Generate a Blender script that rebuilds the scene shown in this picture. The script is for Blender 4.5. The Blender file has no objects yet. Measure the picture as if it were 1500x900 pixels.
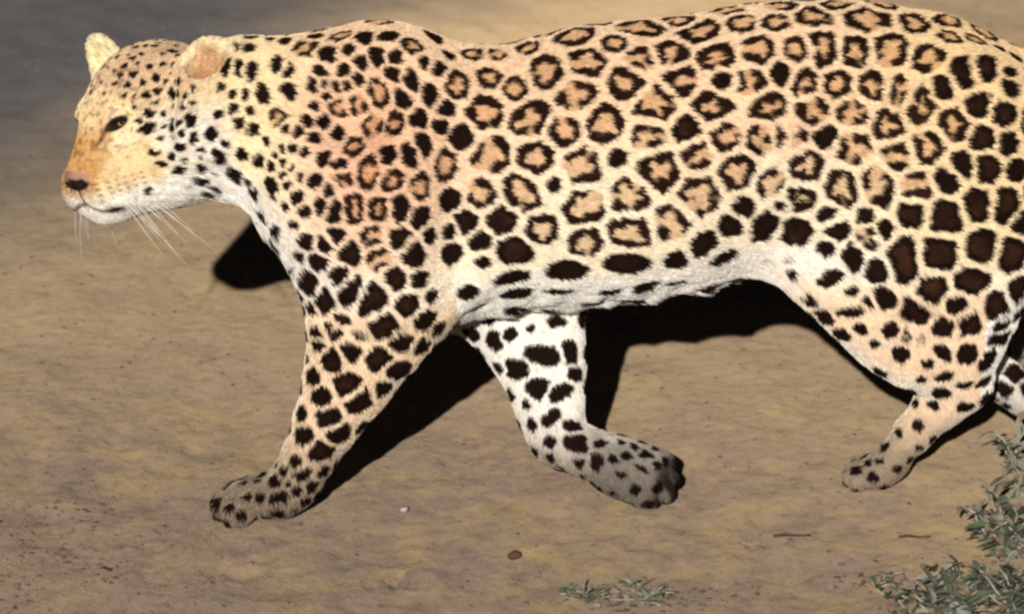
import bpy, math, random
import numpy as np
from mathutils import Vector, kdtree
from mathutils.bvhtree import BVHTree

random.seed(7)
rng = np.random.default_rng(11)
sc = bpy.context.scene
COL = sc.collection

# ------------------------------------------------------------------ camera
ELEV = math.radians(18.0)
DIST = 7.0
PXM = 1077.0                       # tracing units per metre at the animal
LOOK = np.array((0.0, 0.0, 0.272))
R_ = np.array((1.0, 0.0, 0.0))
U_ = np.array((0.0, math.sin(ELEV), math.cos(ELEV)))
B_ = np.array((0.0, -math.cos(ELEV), math.sin(ELEV)))     # towards the camera
CAM = LOOK + DIST * B_

cam_d = bpy.data.cameras.new('camera')
cam_d.sensor_width = 36.0
cam_d.lens = 36.0 * DIST * PXM / 1500.0
cam_d.clip_start = 0.1
cam_d.clip_end = 3000.0
cam_d.dof.use_dof = True
cam_d.dof.focus_distance = DIST - 0.1
cam_d.dof.aperture_fstop = 7.0
cam_o = bpy.data.objects.new('camera', cam_d)
COL.objects.link(cam_o)
cam_o.location = CAM
cam_o.rotation_euler = (math.pi / 2 - ELEV, 0, 0)
sc.camera = cam_o

# ------------------------------------------------------------------ sky, sun, exposure
SUN_EL = math.radians(22.4)
SUN_AZ = math.radians(7.0)          # light comes from behind the camera, a little to its left
world = bpy.data.worlds.new('World')
sc.world = world
world.use_nodes = True
wn = world.node_tree
bg = wn.nodes['Background']
sky = wn.nodes.new('ShaderNodeTexSky')
sky.sky_type = 'NISHITA'
sky.sun_disc = False
sky.sun_elevation = SUN_EL
sky.sun_rotation = math.pi + SUN_AZ
wn.links.new(sky.outputs[0], bg.inputs[0])
bg.inputs[1].default_value = 0.004   # night picture: the sky gives next to nothing

sun_d = bpy.data.lights.new('sun', 'SUN')
sun_d.energy = 4.6
sun_d.angle = math.radians(0.6)
sun_d.color = (1.0, 0.95, 0.87)
sun_o = bpy.data.objects.new('sun', sun_d)
COL.objects.link(sun_o)
ld = Vector((math.sin(SUN_AZ) * math.cos(SUN_EL), math.cos(SUN_AZ) * math.cos(SUN_EL), -math.sin(SUN_EL)))
sun_o.rotation_euler = ld.to_track_quat('-Z', 'Y').to_euler()
sun_o.location = (-1.5, -9, 4)

sc.view_settings.view_transform = 'Standard'
sc.view_settings.look = 'None'
sc.view_settings.gamma = 1.0
sc.view_settings.exposure = 0.0
sc.render.film_transparent = False
sc.cycles.filter_width = 2.6
sc.cycles.max_bounces = 5
try:
    sc.cycles_curves.shape = 'RIBBONS'
except Exception:
    pass

# ------------------------------------------------------------------ helpers
def at(u, v, Y):
    """tracing units (u right, v down) in the upright plane y = Y -> world point"""
    d = (u - 750) / (DIST * PXM) * R_ - (v - 450) / (DIST * PXM) * U_ - B_
    t = (Y - CAM[1]) / d[1]
    return CAM + t * d

def on_ground(u, v, z=0.0):
    d = (u - 750) / (DIST * PXM) * R_ - (v - 450) / (DIST * PXM) * U_ - B_
    t = (z - CAM[2]) / d[2]
    return CAM + t * d

def sstep(a, b, x):
    t = np.clip((x - a) / (b - a), 0, 1)
    return t * t * (3 - 2 * t)

_tab = rng.random((48, 48, 48)).astype(np.float32)
def vnoise(p, f, off=0.0):
    """value noise 0..1 at points p (N,3)"""
    q = p * f + off + 500.0
    i = np.floor(q).astype(np.int64)
    w = (q - i).astype(np.float32)
    w = w * w * (3 - 2 * w)
    i0 = i % 48
    i1 = (i + 1) % 48
    X0, Y0, Z0 = i0[:, 0], i0[:, 1], i0[:, 2]
    X1, Y1, Z1 = i1[:, 0], i1[:, 1], i1[:, 2]
    wx, wy, wz = w[:, 0], w[:, 1], w[:, 2]
    a = _tab[X0, Y0, Z0] * (1 - wx) + _tab[X1, Y0, Z0] * wx
    b = _tab[X0, Y1, Z0] * (1 - wx) + _tab[X1, Y1, Z0] * wx
    c = _tab[X0, Y0, Z1] * (1 - wx) + _tab[X1, Y0, Z1] * wx
    d = _tab[X0, Y1, Z1] * (1 - wx) + _tab[X1, Y1, Z1] * wx
    return (a * (1 - wy) + b * wy) * (1 - wz) + (c * (1 - wy) + d * wy) * wz

def fbm(p, f, n=4, off=0.0):
    s = 0; a = 0.5; t = 0
    for k in range(n):
        s = s + a * vnoise(p, f * 2 ** k, off + 17.3 * k); t += a; a *= 0.55
    return s / t

def lin(r, g, b):
    f = lambda c: (c / 255 / 12.92) if c / 255 <= 0.04045 else ((c / 255 + 0.055) / 1.055) ** 2.4
    return np.array((f(r), f(g), f(b)))

def mat(name):
    m = bpy.data.materials.new(name)
    m.use_nodes = True
    return m, m.node_tree, m.node_tree.nodes['Principled BSDF']

def mesh_obj(name, verts, faces, material=None, parent=None, smooth=True):
    me = bpy.data.meshes.new(name)
    me.from_pydata([tuple(v) for v in verts], [], [tuple(f) for f in faces])
    me.update()
    if smooth:
        me.polygons.foreach_set('use_smooth', [True] * len(me.polygons))
    if material:
        me.materials.append(material)
    o = bpy.data.objects.new(name, me)
    COL.objects.link(o)
    if parent:
        o.parent = parent
    return o

def quad_mesh(name, V, Q):
    me = bpy.data.meshes.new(name)
    me.vertices.add(len(V)); me.vertices.foreach_set('co', np.ascontiguousarray(V, np.float32).ravel())
    me.loops.add(len(Q) * 4); me.loops.foreach_set('vertex_index', np.ascontiguousarray(Q, np.int32).ravel())
    me.polygons.add(len(Q))
    me.polygons.foreach_set('loop_start', np.arange(0, len(Q) * 4, 4, dtype=np.int32))
    me.polygons.foreach_set('use_smooth', np.ones(len(Q), bool))
    me.update(calc_edges=True)
    return me

def tag(o, label, cat, group=None):
    o['label'] = label; o['category'] = cat
    if group: o['group'] = group
    return o

# ------------------------------------------------------------------ ground
def grow(a, b, step, far, k=1.22):
    c = list(np.arange(a, b + step / 2, step))
    s, x = step, c[-1]
    hi = []
    while x < far:
        s *= k; x += s; hi.append(x)
    s, x = step, c[0]
    lo = []
    while x > -far:
        s *= k; x -= s; lo.append(x)
    return np.array(lo[::-1] + c + hi)

PRINTS = []
for (u, v, r) in ((352, 838, .034), (610, 850, .03), (1130, 790, .03)):
    PRINTS.append((on_ground(u, v), r))

def ground_z(x, y):
    x = np.atleast_1d(np.asarray(x, float)); y = np.atleast_1d(np.asarray(y, float))
    p = np.stack([x, y, np.zeros_like(x)], 1)
    near = np.exp(-((x / 30) ** 2 + (y / 30) ** 2))
    z = (fbm(p, 3.0, 2) - .5) * .018 + (fbm(p * np.array((1, .6, 1)), 16.0, 3, 40.) - .5) * .016
    z += (vnoise(p, 90.0, 9.) - .5) * .0035
    z = z * near
    for c, r in PRINTS:                       # a paw print: one pad and four toes pressed in
        for (dx, dy, s) in ((0, 0, 1.0), (-.95, .55, .45), (-1.1, 0.05, .45), (-.75, 1.0, .42), (-.9, -.5, .42)):
            d2 = ((x - c[0] - dx * r) ** 2 + (y - c[1] - dy * r * 1.1) ** 2) / (r * s * .8) ** 2
            z += -.010 * np.exp(-d2 ** 2) + .003 * np.exp(-(d2 - 1.6) ** 2 * 2)
    return z - .006

gx = grow(-1.25, 1.25, .0085, 1500.0)
gy = grow(-.75, 3.4, .0085, 1500.0)
GX, GY = np.meshgrid(gx, gy, indexing='ij')
GZ = ground_z(GX.ravel(), GY.ravel())
V = np.stack([GX.ravel(), GY.ravel(), GZ], 1)
idx = np.arange(len(gx) * len(gy)).reshape(len(gx), len(gy))
Q = np.stack([idx[:-1, :-1], idx[1:, :-1], idx[1:, 1:], idx[:-1, 1:]], -1).reshape(-1, 4)
gm = quad_mesh('ground', V, Q)
ground = bpy.data.objects.new('ground', gm); COL.objects.link(ground)
ground['kind'] = 'structure'

m_ground, nt, bs = mat('sandy_soil')
def N(nt, t, **kw):
    n = nt.nodes.new(t)
    for k, v in kw.items(): setattr(n, k, v)
    return n
def noise_node(nt, co, scale, detail=4, rough=.55):
    n = N(nt, 'ShaderNodeTexNoise'); n.inputs['Scale'].default_value = scale
    n.inputs['Detail'].default_value = detail; n.inputs['Roughness'].default_value = rough
    nt.links.new(co, n.inputs['Vector']); return n
def ramp(nt, fac, stops):
    r = N(nt, 'ShaderNodeValToRGB')
    while len(r.color_ramp.elements) < len(stops): r.color_ramp.elements.new(.5)
    for e, (p, c) in zip(r.color_ramp.elements, stops):
        e.position = p; e.color = (*c, 1)
    nt.links.new(fac, r.inputs[0]); return r
def mix(nt, fac, a, b, mode='MIX'):
    m = N(nt, 'ShaderNodeMix', data_type='RGBA', blend_type=mode)
    for s, v in ((m.inputs[0], fac), (m.inputs[6], a), (m.inputs[7], b)):
        if hasattr(v, 'is_linked'): nt.links.new(v, s)
        elif isinstance(v, (int, float)): s.default_value = v
        else: s.default_value = (*v, 1)
    return m.outputs[2]
geo = N(nt, 'ShaderNodeNewGeometry')
pos = geo.outputs['Position']
n1 = noise_node(nt, pos, 2.3, 3)
n2 = noise_node(nt, pos, 9.0, 4)
n3 = noise_node(nt, pos, 55.0, 5, .65)
n4 = noise_node(nt, pos, 260.0, 3, .6)
c1 = ramp(nt, n1.outputs[0], [(.32, (.285, .195, .145)), (.5, (.225, .172, .135)), (.68, (.295, .215, .118))])
c2 = ramp(nt, n2.outputs[0], [(.3, (.20, .155, .13)), (.5, (.25, .188, .135)), (.72, (.30, .225, .115))])
base = mix(nt, .5, c1.outputs[0], c2.outputs[0])
c3 = ramp(nt, n3.outputs[0], [(.28, (.58, .56, .55)), (.45, (.92, .92, .92)), (.65, (1.08, 1.06, 1.02))])
n5 = noise_node(nt, pos, 19.0, 3, .6)
c5 = ramp(nt, n5.outputs[0], [(.30, (.80, .78, .84)), (.5, (1.0, 1.0, 1.0)), (.70, (1.14, 1.10, .98))])
base = mix(nt, .9, base, c5.outputs[0], 'MULTIPLY')
base = mix(nt, .85, base, c3.outputs[0], 'MULTIPLY')
c4 = ramp(nt, n4.outputs[0], [(.3, (.72, .71, .7)), (.6, (1.05, 1.05, 1.05))])
base = mix(nt, .6, base, c4.outputs[0], 'MULTIPLY')
# ground colour turns darker and greyer towards the far left
sep = N(nt, 'ShaderNodeSeparateXYZ'); nt.links.new(pos, sep.inputs[0])
def math_node(op, a, b=None):
    n = N(nt, 'ShaderNodeMath', operation=op)
    for s, v in zip(n.inputs, (a, b)):
        if v is None: continue
        if hasattr(v, 'is_linked'): nt.links.new(v, s)
        else: s.default_value = v
    return n.outputs[0]
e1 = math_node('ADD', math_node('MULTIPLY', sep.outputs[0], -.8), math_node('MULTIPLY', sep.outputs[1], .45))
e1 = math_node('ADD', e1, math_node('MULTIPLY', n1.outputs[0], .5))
def edge_mask(v, a, b):
    mr = N(nt, 'ShaderNodeMapRange'); mr.interpolation_type = 'SMOOTHSTEP'
    nt.links.new(v, mr.inputs[0]); mr.inputs[1].default_value = a; mr.inputs[2].default_value = b
    return mr.outputs[0]
# ground colour turns paler further back, palest around the middle
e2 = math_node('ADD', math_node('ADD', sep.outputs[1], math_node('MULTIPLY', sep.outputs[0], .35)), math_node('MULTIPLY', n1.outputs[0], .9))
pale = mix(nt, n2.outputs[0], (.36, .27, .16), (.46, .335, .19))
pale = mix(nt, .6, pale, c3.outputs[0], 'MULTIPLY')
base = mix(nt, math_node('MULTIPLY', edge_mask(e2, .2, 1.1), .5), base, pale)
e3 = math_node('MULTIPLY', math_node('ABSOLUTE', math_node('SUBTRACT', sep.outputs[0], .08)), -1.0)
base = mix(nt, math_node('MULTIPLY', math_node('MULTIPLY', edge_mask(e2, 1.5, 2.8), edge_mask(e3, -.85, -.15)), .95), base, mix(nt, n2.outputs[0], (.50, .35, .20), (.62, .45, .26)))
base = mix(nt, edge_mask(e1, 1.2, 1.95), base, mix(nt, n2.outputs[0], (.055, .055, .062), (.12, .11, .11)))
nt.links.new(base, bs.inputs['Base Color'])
bs.inputs['Roughness'].default_value = .95
bs.inputs['Diffuse Roughness'].default_value = 1.0
bs.inputs['Specular IOR Level'].default_value = .1
bmp = N(nt, 'ShaderNodeBump'); bmp.inputs['Strength'].default_value = .8; bmp.inputs['Distance'].default_value = .006
h = math_node('ADD', n3.outputs[0], math_node('MULTIPLY', n4.outputs[0], .5))
nt.links.new(h, bmp.inputs['Height']); nt.links.new(bmp.outputs[0], bs.inputs['Normal'])
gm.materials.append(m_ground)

# ------------------------------------------------------------------ leopard: distance field of the body
def ymid(u):                       # the animal stands a few degrees off square
    return -.02 + (u - 400) / 890 * .11
def px(u, v, Y):
    return at(u, v, Y)

H = .004
X0, X1, Y0, Y1, Z0, Z1 = -.70, 1.13, -.31, .34, -.012, .80
nx, ny, nz = int((X1 - X0) / H) + 1, int((Y1 - Y0) / H) + 1, int((Z1 - Z0) / H) + 1
ax = X0 + H * np.arange(nx, dtype=np.float32)
ay = Y0 + H * np.arange(ny, dtype=np.float32)
az = Z0 + H * np.arange(nz, dtype=np.float32)
F = np.full((nx, ny, nz), .08, np.float32)

def window(lo, hi, pad=.085):
    s = []
    for a, l, h_, n in ((ax, lo[0], hi[0], nx), (ay, lo[1], hi[1], ny), (az, lo[2], hi[2], nz)):
        i0 = max(0, int((l - pad - a[0]) / H)); i1 = min(n, int((h_ + pad - a[0]) / H) + 2)
        s.append(slice(i0, max(i1, i0 + 1)))
    return tuple(s), ax[s[0]][:, None, None], ay[s[1]][None, :, None], az[s[2]][None, None, :]

def smin(a, b, k):
    h_ = np.clip(.5 + .5 * (b - a) / k, 0, 1)
    return b * (1 - h_) + a * h_ - k * h_ * (1 - h_)

def union(win, d, k):
    F[win] = smin(F[win], np.minimum(d, .08).astype(np.float32), k)
def carve(win, d, k):
    F[win] = -smin(-F[win], np.minimum(d, .08).astype(np.float32), k)

# trunk and neck: (u, top v, bottom v, half width)
SECT = [(262, 92, 270, .055), (300, 64, 278, .072), (345, 50, 288, .083), (400, 46, 322, .098), (450, 42, 385, .115), (500, 33, 425, .128),
        (545, 28, 448, .136), (590, 33, 456, .141), (630, 50, 463, .143), (680, 61, 465, .145), (730, 59, 456, .147),
        (790, 50, 448, .150), (860, 41, 445, .153), (940, 32, 440, .153), (1010, 24, 430, .150),
        (1075, 15, 412, .146), (1135, 8, 394, .142), (1200, 2, 395, .140), (1270, 4, 400, .140),
        (1340, 11, 410, .140), (1400, 25, 415, .138), (1460, 48, 410, .132), (1520, 82, 395, .120),
        (1570, 122, 370, .100), (1610, 170, 330, .072), (1635, 215, 285, .035)]
sx, szc, sa, sw, syc = [], [], [], [], []
for u, t, b, w in SECT:
    Y = ymid(u)
    pt, pb = px(u, t, Y), px(u, b, Y)
    hh = (pt[2] - pb[2]) / 2
    sx.append(pt[0]); szc.append((pt[2] + pb[2]) / 2); sw.append(w); syc.append(Y)
    sa.append(math.sqrt(max(hh * hh - (w * math.tan(ELEV)) ** 2, .0009)))
sx, szc, sa, sw, syc = map(np.array, (sx, szc, sa, sw, syc))
def smooth_interp(x, xs, ys):
    xx = np.linspace(xs[0], xs[-1], 400)
    yy = np.interp(xx, xs, ys)
    k = np.hanning(25); k /= k.sum()
    ye = np.concatenate([np.full(12, yy[0]), yy, np.full(12, yy[-1])])
    return np.interp(x, xx, np.convolve(ye, k, 'valid'))
def trunk_par(x):
    return tuple(smooth_interp(x, sx, s) for s in (szc, sa, sw, syc))
zc, a_, w_, yc = (q[:, None, None].astype(np.float32) for q in trunk_par(ax))
dz = (az[None, None, :] - zc) / a_
wz = w_ * (1 - .10 * dz)
q = np.sqrt(((ay[None, :, None] - yc) / wz) ** 2 + dz ** 2)
d = (q - 1) * np.minimum(w_, a_) * .92
ov = np.maximum(sx[0] - ax, ax - sx[-1])[:, None, None]
d = np.where(ov > 0, np.sqrt(np.maximum(d, 0) ** 2 + ov ** 2) + np.minimum(d, 0) * 0, d)
F = np.minimum(F, d.astype(np.float32))
del q, dz, wz, d

def chain(pts, k=.025, sharp=False):
    """limb: (u, v, Y, half width in tracing units, half depth in metres)"""
    P = [(px(u, v, Y), r / PXM, dep) for u, v, Y, r, dep in pts]
    C = np.array([p[0] for p in P]); mr_ = max(max(p[1], p[2]) for p in P)
    win, x, y, z = window(C.min(0) - mr_, C.max(0) + mr_)
    best = None
    for (a, ra, da), (b, rb, db) in zip(P[:-1], P[1:]):
        ex, ez = b[0] - a[0], b[2] - a[2]
        L = max(ex * ex + ez * ez, 1e-8)
        t = np.clip(((x - a[0]) * ex + (z - a[2]) * ez) / L, 0, 1)
        r = ra + (rb - ra) * t; dp = da + (db - da) * t
        dx = x - a[0] - ex * t; dzz = z - a[2] - ez * t; dy = y - a[1] - (b[1] - a[1]) * t
        d = (np.sqrt((dx * dx + dzz * dzz) / (r * r) + dy * dy / (dp * dp)) - 1) * np.minimum(r, dp)
        best = d if best is None else smin(best, d, .012)
    union(win, best, k)

def ell(c, rad, M=None, k=.02, sub=False):
    c = np.asarray(c, float); rad = np.asarray(rad, float); m = rad.max()
    win, x, y, z = window(c - m, c + m, .07)
    dx, dy, dz_ = x - c[0], y - c[1], z - c[2]
    if M is None:
        l = (dx, dy, dz_)
    else:
        l = tuple(M[0, i] * dx + M[1, i] * dy + M[2, i] * dz_ for i in range(3))
    q = np.sqrt((l[0] / rad[0]) ** 2 + (l[1] / rad[1]) ** 2 + (l[2] / rad[2]) ** 2)
    d = (q - 1) * rad.min()
    # a thin ellipsoid: keep the field from growing too slowly away from it
    (carve if sub else union)(win, d, k)

def tube(P, k=.015):
    """round tube: list of (point, radius)"""
    C = np.array([p for p, r in P]); mr_ = max(r for p, r in P)
    win, x, y, z = window(C.min(0) - mr_, C.max(0) + mr_)
    best = None
    for (a, ra), (b, rb) in zip(P[:-1], P[1:]):
        e = np.asarray(b) - np.asarray(a); L = max(e @ e, 1e-9)
        t = np.clip(((x - a[0]) * e[0] + (y - a[1]) * e[1] + (z - a[2]) * e[2]) / L, 0, 1)
        d = np.sqrt((x - a[0] - e[0] * t) ** 2 + (y - a[1] - e[1] * t) ** 2 + (z - a[2] - e[2] * t) ** 2) - (ra + (rb - ra) * t)
        best = d if best is None else np.minimum(best, d)
    union(win, best, k)

ym = ymid
# shoulders, far then near
chain([(575, 190, .075, 60, .03), (545, 280, .10, 95, .045), (640, 380, .105, 95, .05), (740, 420, .09, 92, .05)], .04)
chain([(740, 400, .085, 88, .048), (768, 455, .075, 77, .048), (779, 500, .06, 71, .045), (793, 543, .045, 58, .04), (801, 580, .03, 50, .037),
       (806, 610, .018, 44, .035), (818, 642, .006, 40, .034), (852, 659, -.006, 34, .034), (900, 680, -.018, 33, .036),
       (940, 697, -.025, 33, .038)], .022)
chain([(572, 135, -.070, 60, .028), (556, 205, -.092, 84, .040), (528, 290, -.104, 104, .05), (531, 390, -.102, 95, .055),
       (536, 455, -.098, 88, .053), (527, 510, -.093, 74, .048), (508, 560, -.088, 60, .042), (480, 618, -.082, 46, .038),
       (455, 665, -.077, 37, .036), (436, 700, -.073, 33, .036), (418, 722, -.071, 28, .038)], .05)
# deltoid / triceps swell and elbow
ell(px(600, 380, -.115), (.058, .03, .085), k=.05)
ell(px(462, 300, -.085), (.055, .045, .07), k=.05)
# hind leg, near
chain([(1420, 200, .0, 115, .05), (1400, 280, -.014, 145, .06), (1380, 360, -.015, 150, .065), (1360, 420, -.008, 138, .06),
       (1362, 465, 0, 112, .055), (1378, 505, .008, 80, .046), (1393, 538, .016, 54, .036), (1404, 560, .02, 44, .032),
       (1376, 592, .026, 35, .026), (1338, 634, .032, 27, .023), (1308, 670, .037, 22, .022), (1286, 694, .04, 18, .025)], .055)
ell(px(1250, 400, -.02), (.07, .04, .06), k=.06)
# hind leg, far, trailing
chain([(1430, 230, .17, 100, .05), (1400, 340, .20, 118, .05), (1398, 430, .20, 84, .045), (1425, 500, .195, 48, .036),
       (1468, 556, .185, 29, .028), (1524, 606, .172, 26, .026), (1574, 648, .16, 24, .025), (1598, 668, .155, 24, .028)], .03)
ell(px(664, 310, -.168), (.020, .042, .13), k=.045, sub=True)
ell(px(520, 150, -.112), (.045, .028, .05), k=.05, sub=True)
ell(px(1300, 250, -.118), (.03, .03, .09), k=.05, sub=True)
ell(px(1165, 330, -.125), (.05, .04, .08), k=.06, sub=True)
# tail, low behind the rump
tp = [(1600, 170, 40), (1650, 190, 34), (1710, 260, 30), (1755, 360, 27), (1795, 455, 25), (1850, 520, 24), (1910, 535, 22), (1945, 515, 19)]
tube([(px(u, v, .125), r / PXM) for u, v, r in tp], .03)

# paws: pad block, four toes
def paw(heel, tip, width, up=(0, 0, 1), splay=1.0, k=.0035):
    heel = np.asarray(heel, float); tip = np.asarray(tip, float)
    f = tip - heel; L = np.linalg.norm(f); f /= L
    up = np.asarray(up, float); s = np.cross(f, up); s /= np.linalg.norm(s); up = np.cross(s, f)
    M = np.stack([f, s, up], 1)
    ell(heel + f * L * .40, (L * .48, width * .46, width * .27), M, .02)
    for i, (o, q) in enumerate(((-.43, .78), (-.155, .93), (.155, .95), (.44, .80))):
        c = heel + f * L * q * .92 + s * o * splay * width - up * width * .06
        ell(c, (L * .18, width * .135, width * .185), M, k)
        ell(c + f * L * .10 - up * width * .06, (L * .09, width * .115, width * .12), M, k)
p0 = px(436, 724, -.07); p1 = px(316, 738, -.073)
p0[2] = .030; p1[2] = .019
paw(p0, p1, .098)
h0 = px(1310, 692, .04); h1 = px(1236, 714, .045)
h0[2] = .024; h1[2] = .016
paw(h0, h1, .070)
b0 = px(1612, 664, .157); b1 = px(1538, 690, .155)
b0[2] = .028; b1[2] = .022
paw(b0, b1, .088)
# lifted far forepaw, pads turned back
q0 = px(880, 672, -.014); q1 = px(985, 712, -.035)
paw(q0, q1, .092, up=(.35, -.75, .5), splay=.85, k=.006)

# ---- head, in its own frame: lateral (to the camera's right), forward, up
PSI, PIT, ROLL = math.radians(50), math.radians(20), math.radians(-2)
def cam2w(v): return v[0] * R_ + v[1] * U_ + v[2] * B_
Fv = np.array((-math.sin(PSI) * math.cos(PIT), -math.sin(PIT), math.cos(PSI) * math.cos(PIT)))
Uv = np.array((-math.sin(PSI) * math.sin(PIT), math.cos(PIT), math.cos(PSI) * math.sin(PIT)))
Lv = np.cross(Uv, Fv)
cr, sr = math.cos(ROLL), math.sin(ROLL)
Lv, Uv = cr * Lv + sr * Uv, cr * Uv - sr * Lv
HM = np.stack([cam2w(Lv), cam2w(Fv), cam2w(Uv)], 1)      # columns: lateral, forward, up
HO = px(151, 177, -.035)
def hw(l, f, u): return HO + HM @ np.array((l, f, u))
def hl(p): return (p - HO) @ HM
def hel(c, r, k=.015, sub=False, M=None):
    ell(hw(*c), r, HM if M is None else HM @ M, k, sub)
def htube(P, k=.012): tube([(hw(*p), r) for p, r in P], k)

hel((0, -.088, -.006), (.082, .098, .084), .03)
hel((0, -.045, -.045), (.066, .072, .066), .03)
for s in (-1, 1):
    hel((s * .058, -.062, -.055), (.042, .06, .055), .03)
    hel((s * .043, -.03, -.078), (.038, .062, .038), .03)
    hel((s * .034, -.020, .012), (.022, .026, .013), .018)
    hel((s * .026, .030, -.084), (.034, .038, .033), .012)
    hel((s * .030, .002, -.070), (.030, .05, .034), .02)
htube([((0, -.03, .004), .034), ((0, .012, -.022), .029), ((0, .052, -.054), .021)], .02)
hel((0, .058, -.060), (.026, .014, .013), .008)
hel((0, .020, -.113), (.030, .034, .020), .012)
hel((0, -.02, -.100), (.05, .05, .028), .03)
for s in (-1, 1):
    hel((s * .041, .005, -.002), (.012, .02, .0066), .004, sub=True)
    # lower and upper lid
    htube([((s * .025, .006, -.013), .004), ((s * .041, .003, -.0115), .005), ((s * .056, -.012, -.003), .0045)], .006)
    htube([((s * .025, .007, -.003), .005), ((s * .041, .007, .0075), .0068), ((s * .057, -.010, .007), .005)], .006)
    # nostril hollow and the mouth slit
    hel((s * .0125, .068, -.064), (.006, .008, .004), .004, sub=True)
# ears: rounded cups turned outwards and forwards
def ear(s):
    base = np.array((s * .108, -.105, .020)) if s > 0 else np.array((-.100, -.105, .030))
    fwd = np.array((.62, .75, .12)) if s > 0 else np.array((.22, .97, .10)); fwd /= np.linalg.norm(fwd)
    up = np.array((s * .42, -.05, .9)); up -= fwd * (up @ fwd); up /= np.linalg.norm(up)
    sd = np.cross(up, fwd)
    M = np.stack([sd, fwd, up], 1)
    c = base + up * .018
    hel(tuple(c), (.037, .016, .045) if s > 0 else (.030, .015, .045), .008, M=M)
    hel(tuple(base - fwd * .004 - up * .012), (.036, .022, .03), .018, M=M)
    hel(tuple(c + fwd * .016 + up * .001), (.029, .022, .035), .006, sub=True, M=M)
    return c, M
EARS = [ear(-1), ear(1)]
# throat ruff joins head and neck
hel((.03, -.12, -.055), (.075, .08, .070), .05)

# ------------------------------------------------------------------ surface from the field
def surface_nets(F):
    ins = F < 0
    c = ins[:-1, :-1, :-1].astype(np.uint8)
    cnt = np.zeros_like(c)
    offs = [(i, j, k) for i in (0, 1) for j in (0, 1) for k in (0, 1)]
    for i, j, k in offs:
        cnt += ins[i:nx - 1 + i, j:ny - 1 + j, k:nz - 1 + k]
    act = (cnt > 0) & (cnt < 8)
    I, J, K = np.nonzero(act)
    vid = np.full(act.shape, -1, np.int32); vid[I, J, K] = np.arange(len(I))
    acc = np.zeros((len(I), 3)); n = np.zeros(len(I))
    for axis in range(3):
        for o in offs:
            if o[axis]: continue
            o2 = list(o); o2[axis] = 1
            f0 = F[I + o[0], J + o[1], K + o[2]]; f1 = F[I + o2[0], J + o2[1], K + o2[2]]
            m = (f0 < 0) != (f1 < 0)
            t = f0[m] / (f0[m] - f1[m])
            p = np.tile(np.array(o, float), (m.sum(), 1)); p[:, axis] = t
            acc[m] += p; n[m] += 1
    P = (acc / n[:, None] + np.stack([I, J, K], 1)) * H + np.array((X0, Y0, Z0))
    quads = []
    for axis in range(3):
        sl0 = [slice(None)] * 3; sl1 = [slice(None)] * 3
        sl0[axis] = slice(0, -1); sl1[axis] = slice(1, None)
        a, b = ins[tuple(sl0)], ins[tuple(sl1)]
        ch = np.stack(np.nonzero(a != b), 1)
        o1, o2 = [(1, 2), (2, 0), (0, 1)][axis]
        ok = (ch[:, o1] > 0) & (ch[:, o2] > 0) & (ch[:, o1] < act.shape[o1]) & (ch[:, o2] < act.shape[o2])
        ch = ch[ok]
        def vv(d1, d2):
            q = ch.copy(); q[:, o1] -= d1; q[:, o2] -= d2
            return vid[q[:, 0], q[:, 1], q[:, 2]]
        qd = np.stack([vv(1, 1), vv(0, 1), vv(0, 0), vv(1, 0)], 1)
        fl = ~a[ch[:, 0], ch[:, 1], ch[:, 2]]
        qd[fl] = qd[fl][:, ::-1]
        quads.append(qd)
    return P, np.concatenate(quads)

V, Q = surface_nets(F)
# keep the largest connected shell
lab = np.arange(len(V))
E = np.concatenate([Q[:, [0, 1]], Q[:, [1, 2]], Q[:, [2, 3]], Q[:, [3, 0]]])
for _ in range(200):
    m = np.minimum(lab[E[:, 0]], lab[E[:, 1]])
    new = lab.copy(); np.minimum.at(new, E[:, 0], m); np.minimum.at(new, E[:, 1], m)
    new = new[new]
    if (new == lab).all(): break
    lab = new
main = np.bincount(lab).argmax()
keep = lab == main
remap = np.cumsum(keep) - 1
Q = remap[Q[keep[Q].all(1)]]; V = V[keep]
E = np.concatenate([Q[:, [0, 1]], Q[:, [1, 2]], Q[:, [2, 3]], Q[:, [3, 0]]])
def relax(V, n, w=None):
    deg = np.bincount(E.ravel(), minlength=len(V))[:, None]
    for _ in range(n):
        S = np.zeros_like(V)
        for c in range(3):
            S[:, c] = np.bincount(E[:, 0], V[E[:, 1], c], len(V)) + np.bincount(E[:, 1], V[E[:, 0], c], len(V))
        S = S / deg
        V = V + (S - V) * (.5 if w is None else .5 * w)
    return V
hd = np.linalg.norm(V - hw(0, -.04, -.03), axis=1)
V = relax(V, 2)
V = relax(V, 10, sstep(.15, .22, hd)[:, None] * sstep(.04, .14, V[:, 2])[:, None])
del F

# one round of subdivision
ek = np.sort(E, 1).astype(np.int64)
key, inv = np.unique(ek[:, 0] * len(V) + ek[:, 1], return_inverse=True)
nq = len(Q); nv0 = len(V); ne = len(key)
mid = (V[key // nv0] + V[key % nv0]) / 2
inv = inv.reshape(4, nq) + nv0
ctr = np.arange(nq) + nv0 + ne
V = np.concatenate([V, mid, V[Q].mean(1)])
Q = np.concatenate([np.stack([Q[:, k], inv[k], ctr, inv[k - 1]], 1) for k in range(4)])
E = np.concatenate([Q[:, [0, 1]], Q[:, [1, 2]], Q[:, [2, 3]], Q[:, [3, 0]]])
V = relax(V, 2)
body_me = quad_mesh('body', V, Q)
body_me.name = 'body'
nv = len(body_me.vertices)
BV = np.empty(nv * 3, np.float32); body_me.vertices.foreach_get('co', BV); BV = BV.reshape(-1, 3).astype(float)
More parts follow.
